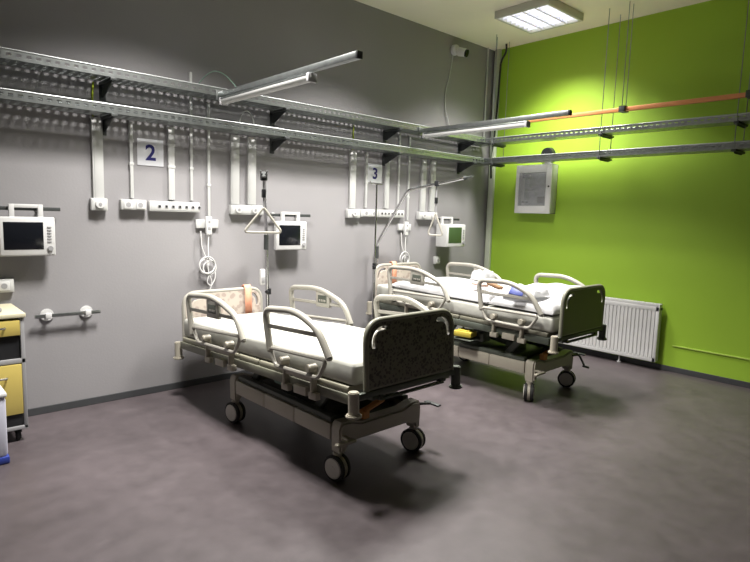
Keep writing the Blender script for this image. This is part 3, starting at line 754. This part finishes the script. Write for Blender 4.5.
# tray that carries the yellow box
o = MB().span((-.45, .53, .417), (-.28, .75, .424), .002).span((-.30, .55, .42), (-.29, .565, .53), .001).span((-.30, .72, .42), (-.29, .735, .53), .001)
o = o.build('underbed_shelf', darkgreen, bed2)

# salmon straps over the headboards
for org, tl, lab, w0 in ((BO1, T1, 'salmon coloured strap hung over the headboard of the bare mattress bed', .18), (BO2, T2, 'salmon coloured strap hung over the headboard of the heaped bed', -.12)):
    m = MB(); path = [(1.852, .70), (1.855, .93), (1.870, .9565), (1.885, .960), (1.903, .9555), (1.918, .93), (1.92, .80)]
    P = path
    qs = [[(w0, P[i][0], P[i][1]), (w0 + .065, P[i][0], P[i][1]), (w0 + .065, P[i + 1][0], P[i + 1][1]), (w0, P[i + 1][0], P[i + 1][1])] for i in range(len(P) - 1)]
    m.quads(qs); o = m.build('fabric_strap', salmon); md = o.modifiers.new('thickness', 'SOLIDIFY'); md.thickness = .003; md.offset = 0
    on_bed(o, org, tl); tag(o, lab, 'strap', 'salmon straps')

# ------------------------------------------------------------------ trapeze poles
def triangle(parent, O, A, B, m):
    pts = fillet([O, A, B], [.01, .035, .035], 5, closed=True)
    MB().tube(pts, .009, 9, closed=True).build('handle', m, parent)
def trapeze(label, base, zb, bend0, bend1, end, strap, tri, up_tip=None):
    t = thing('trapeze_pole', label, 'trapeze pole', (base[0], base[1], zb), 0, 'trapeze poles')
    L = Vector(t.location)
    f = lambda p: tuple(Vector(p) - L)
    MB().tube([f(p) for p in fillet([(base[0], base[1], zb), bend0, bend1, end], .06, 6)], .0155, 12).build('pole', chrome, t)
    z = bend0[2]
    MB().cyl(f((bend0[0], bend0[1], z - .16)), f((bend0[0], bend0[1], z - .03)), .021, 14).build('sleeve', darkmetal, t)
    MB().cyl(f((base[0], base[1], zb + .35)), f((base[0], base[1], zb + .40)), .024, 14).cyl(f((base[0], base[1], zb + .375)), f((base[0] - .04, base[1] - .03, zb + .375)), .014, 12).build('knob', black, t)
    m = MB(); e = Vector(end); d = (Vector(end) - Vector(bend1)).normalized(); sd = d.cross(Vector((0, 0, 1))).normalized()
    for s in (-1, 1): m.tube([f(e), f(e + sd * .02 * s + d * .02), f(e + sd * .022 * s + d * .07)], .005, 7)
    m.cyl(f(e - d * .02), f(e + d * .012), .019, 12)
    m.build('end_hook', darkmetal, t)
    top, mid, bot = strap
    MB().cyl(f((top[0], top[1], top[2] - .015)), f((top[0], top[1], top[2] + .035)), .026, 14, bev=.004).build('hanger_clip', black, t)
    MB().bar(f(top), f(bot), .016, .004).build('strap', greym, t)
    MB().span(tuple(a - b for a, b in zip(f(mid), (.012, .014, .03))), tuple(a + b for a, b in zip(f(mid), (.012, .014, .03))), .005).build('strap_adjuster', black, t)
    triangle(t, f(tri[0]), f(tri[1]), f(tri[2]), railp)
    return t
trapeze('chrome trapeze pole with hanging triangle handle at the bed with the bare mattress', (-3.385, -.182), .42, (-3.412, -.182, 1.33), (-3.631, -.52, 1.56), (-3.935, -1.007, 1.760),
        ((-3.909, -.964, 1.735), (-3.909, -.964, 1.63), (-3.909, -.964, 1.535)), ((-3.909, -.964, 1.530), (-4.030, -.894, 1.352), (-3.795, -1.034, 1.354)))
trapeze('chrome trapeze pole with bent arm reaching over the heaped bed', (-1.99, -.075), .45, (-1.99, -.075, 1.2), (-1.924, -.44, 1.76), (-1.734, -1.029, 1.88),
        ((-1.826, -.745, 1.815), (-1.826, -.745, 1.66), (-1.826, -.745, 1.54)), ((-1.826, -.745, 1.535), (-1.873, -.690, 1.322), (-1.795, -.825, 1.316)))
t = thing('drip_stand', 'slender grey drip pole standing between the two bed heads below the numeral three sign', 'drip stand', (-2.255, -.336, 0))
MB().cyl((0, 0, .10), (0, 0, 1.0), .014, 12).cyl((0, 0, .95), (0, 0, 1.80), .009, 12).build('pole', chrome, t)
MB().tube([(-.09, 0, 1.83), (-.075, 0, 1.805), (0, 0, 1.80), (.075, 0, 1.805), (.09, 0, 1.83)], .004, 7).build('hook', chrome, t)
MB().cyl((0, 0, .96), (0, 0, 1.02), .020, 12).cyl((0, 0, .99), (-.035, -.02, .99), .010, 10).build('clamp_knob', black, t)
m = MB()
for k in range(5):
    a = k * 2 * PI / 5 + .3; m.tube([(0, 0, .115), (.12 * math.cos(a), .12 * math.sin(a), .09), (.20 * math.cos(a), .20 * math.sin(a), .062)], .010, 8)
m.build('star_base', greym, t)
for k in range(5):
    a = k * 2 * PI / 5 + .3; x = .20 * math.cos(a); y = .20 * math.sin(a)
    MB().cyl((x - .008, y, .025), (x + .008, y, .025), .025, 14).cyl((x, y, .03), (x, y, .062), .006, 8).build('caster', rubber, t)
# small hand control hanging beside the first trapeze pole
t = thing('hand_control', 'small white hand control clipped to the first trapeze pole', 'remote control', (-3.46, -.20, .93))
MB().span((-.024, -.016, -.07), (.024, .012, .07), .008).build('body', white, t)
MB().span((-.016, -.019, -.05), (.016, -.015, .0), .002).build('buttons', greym, t)
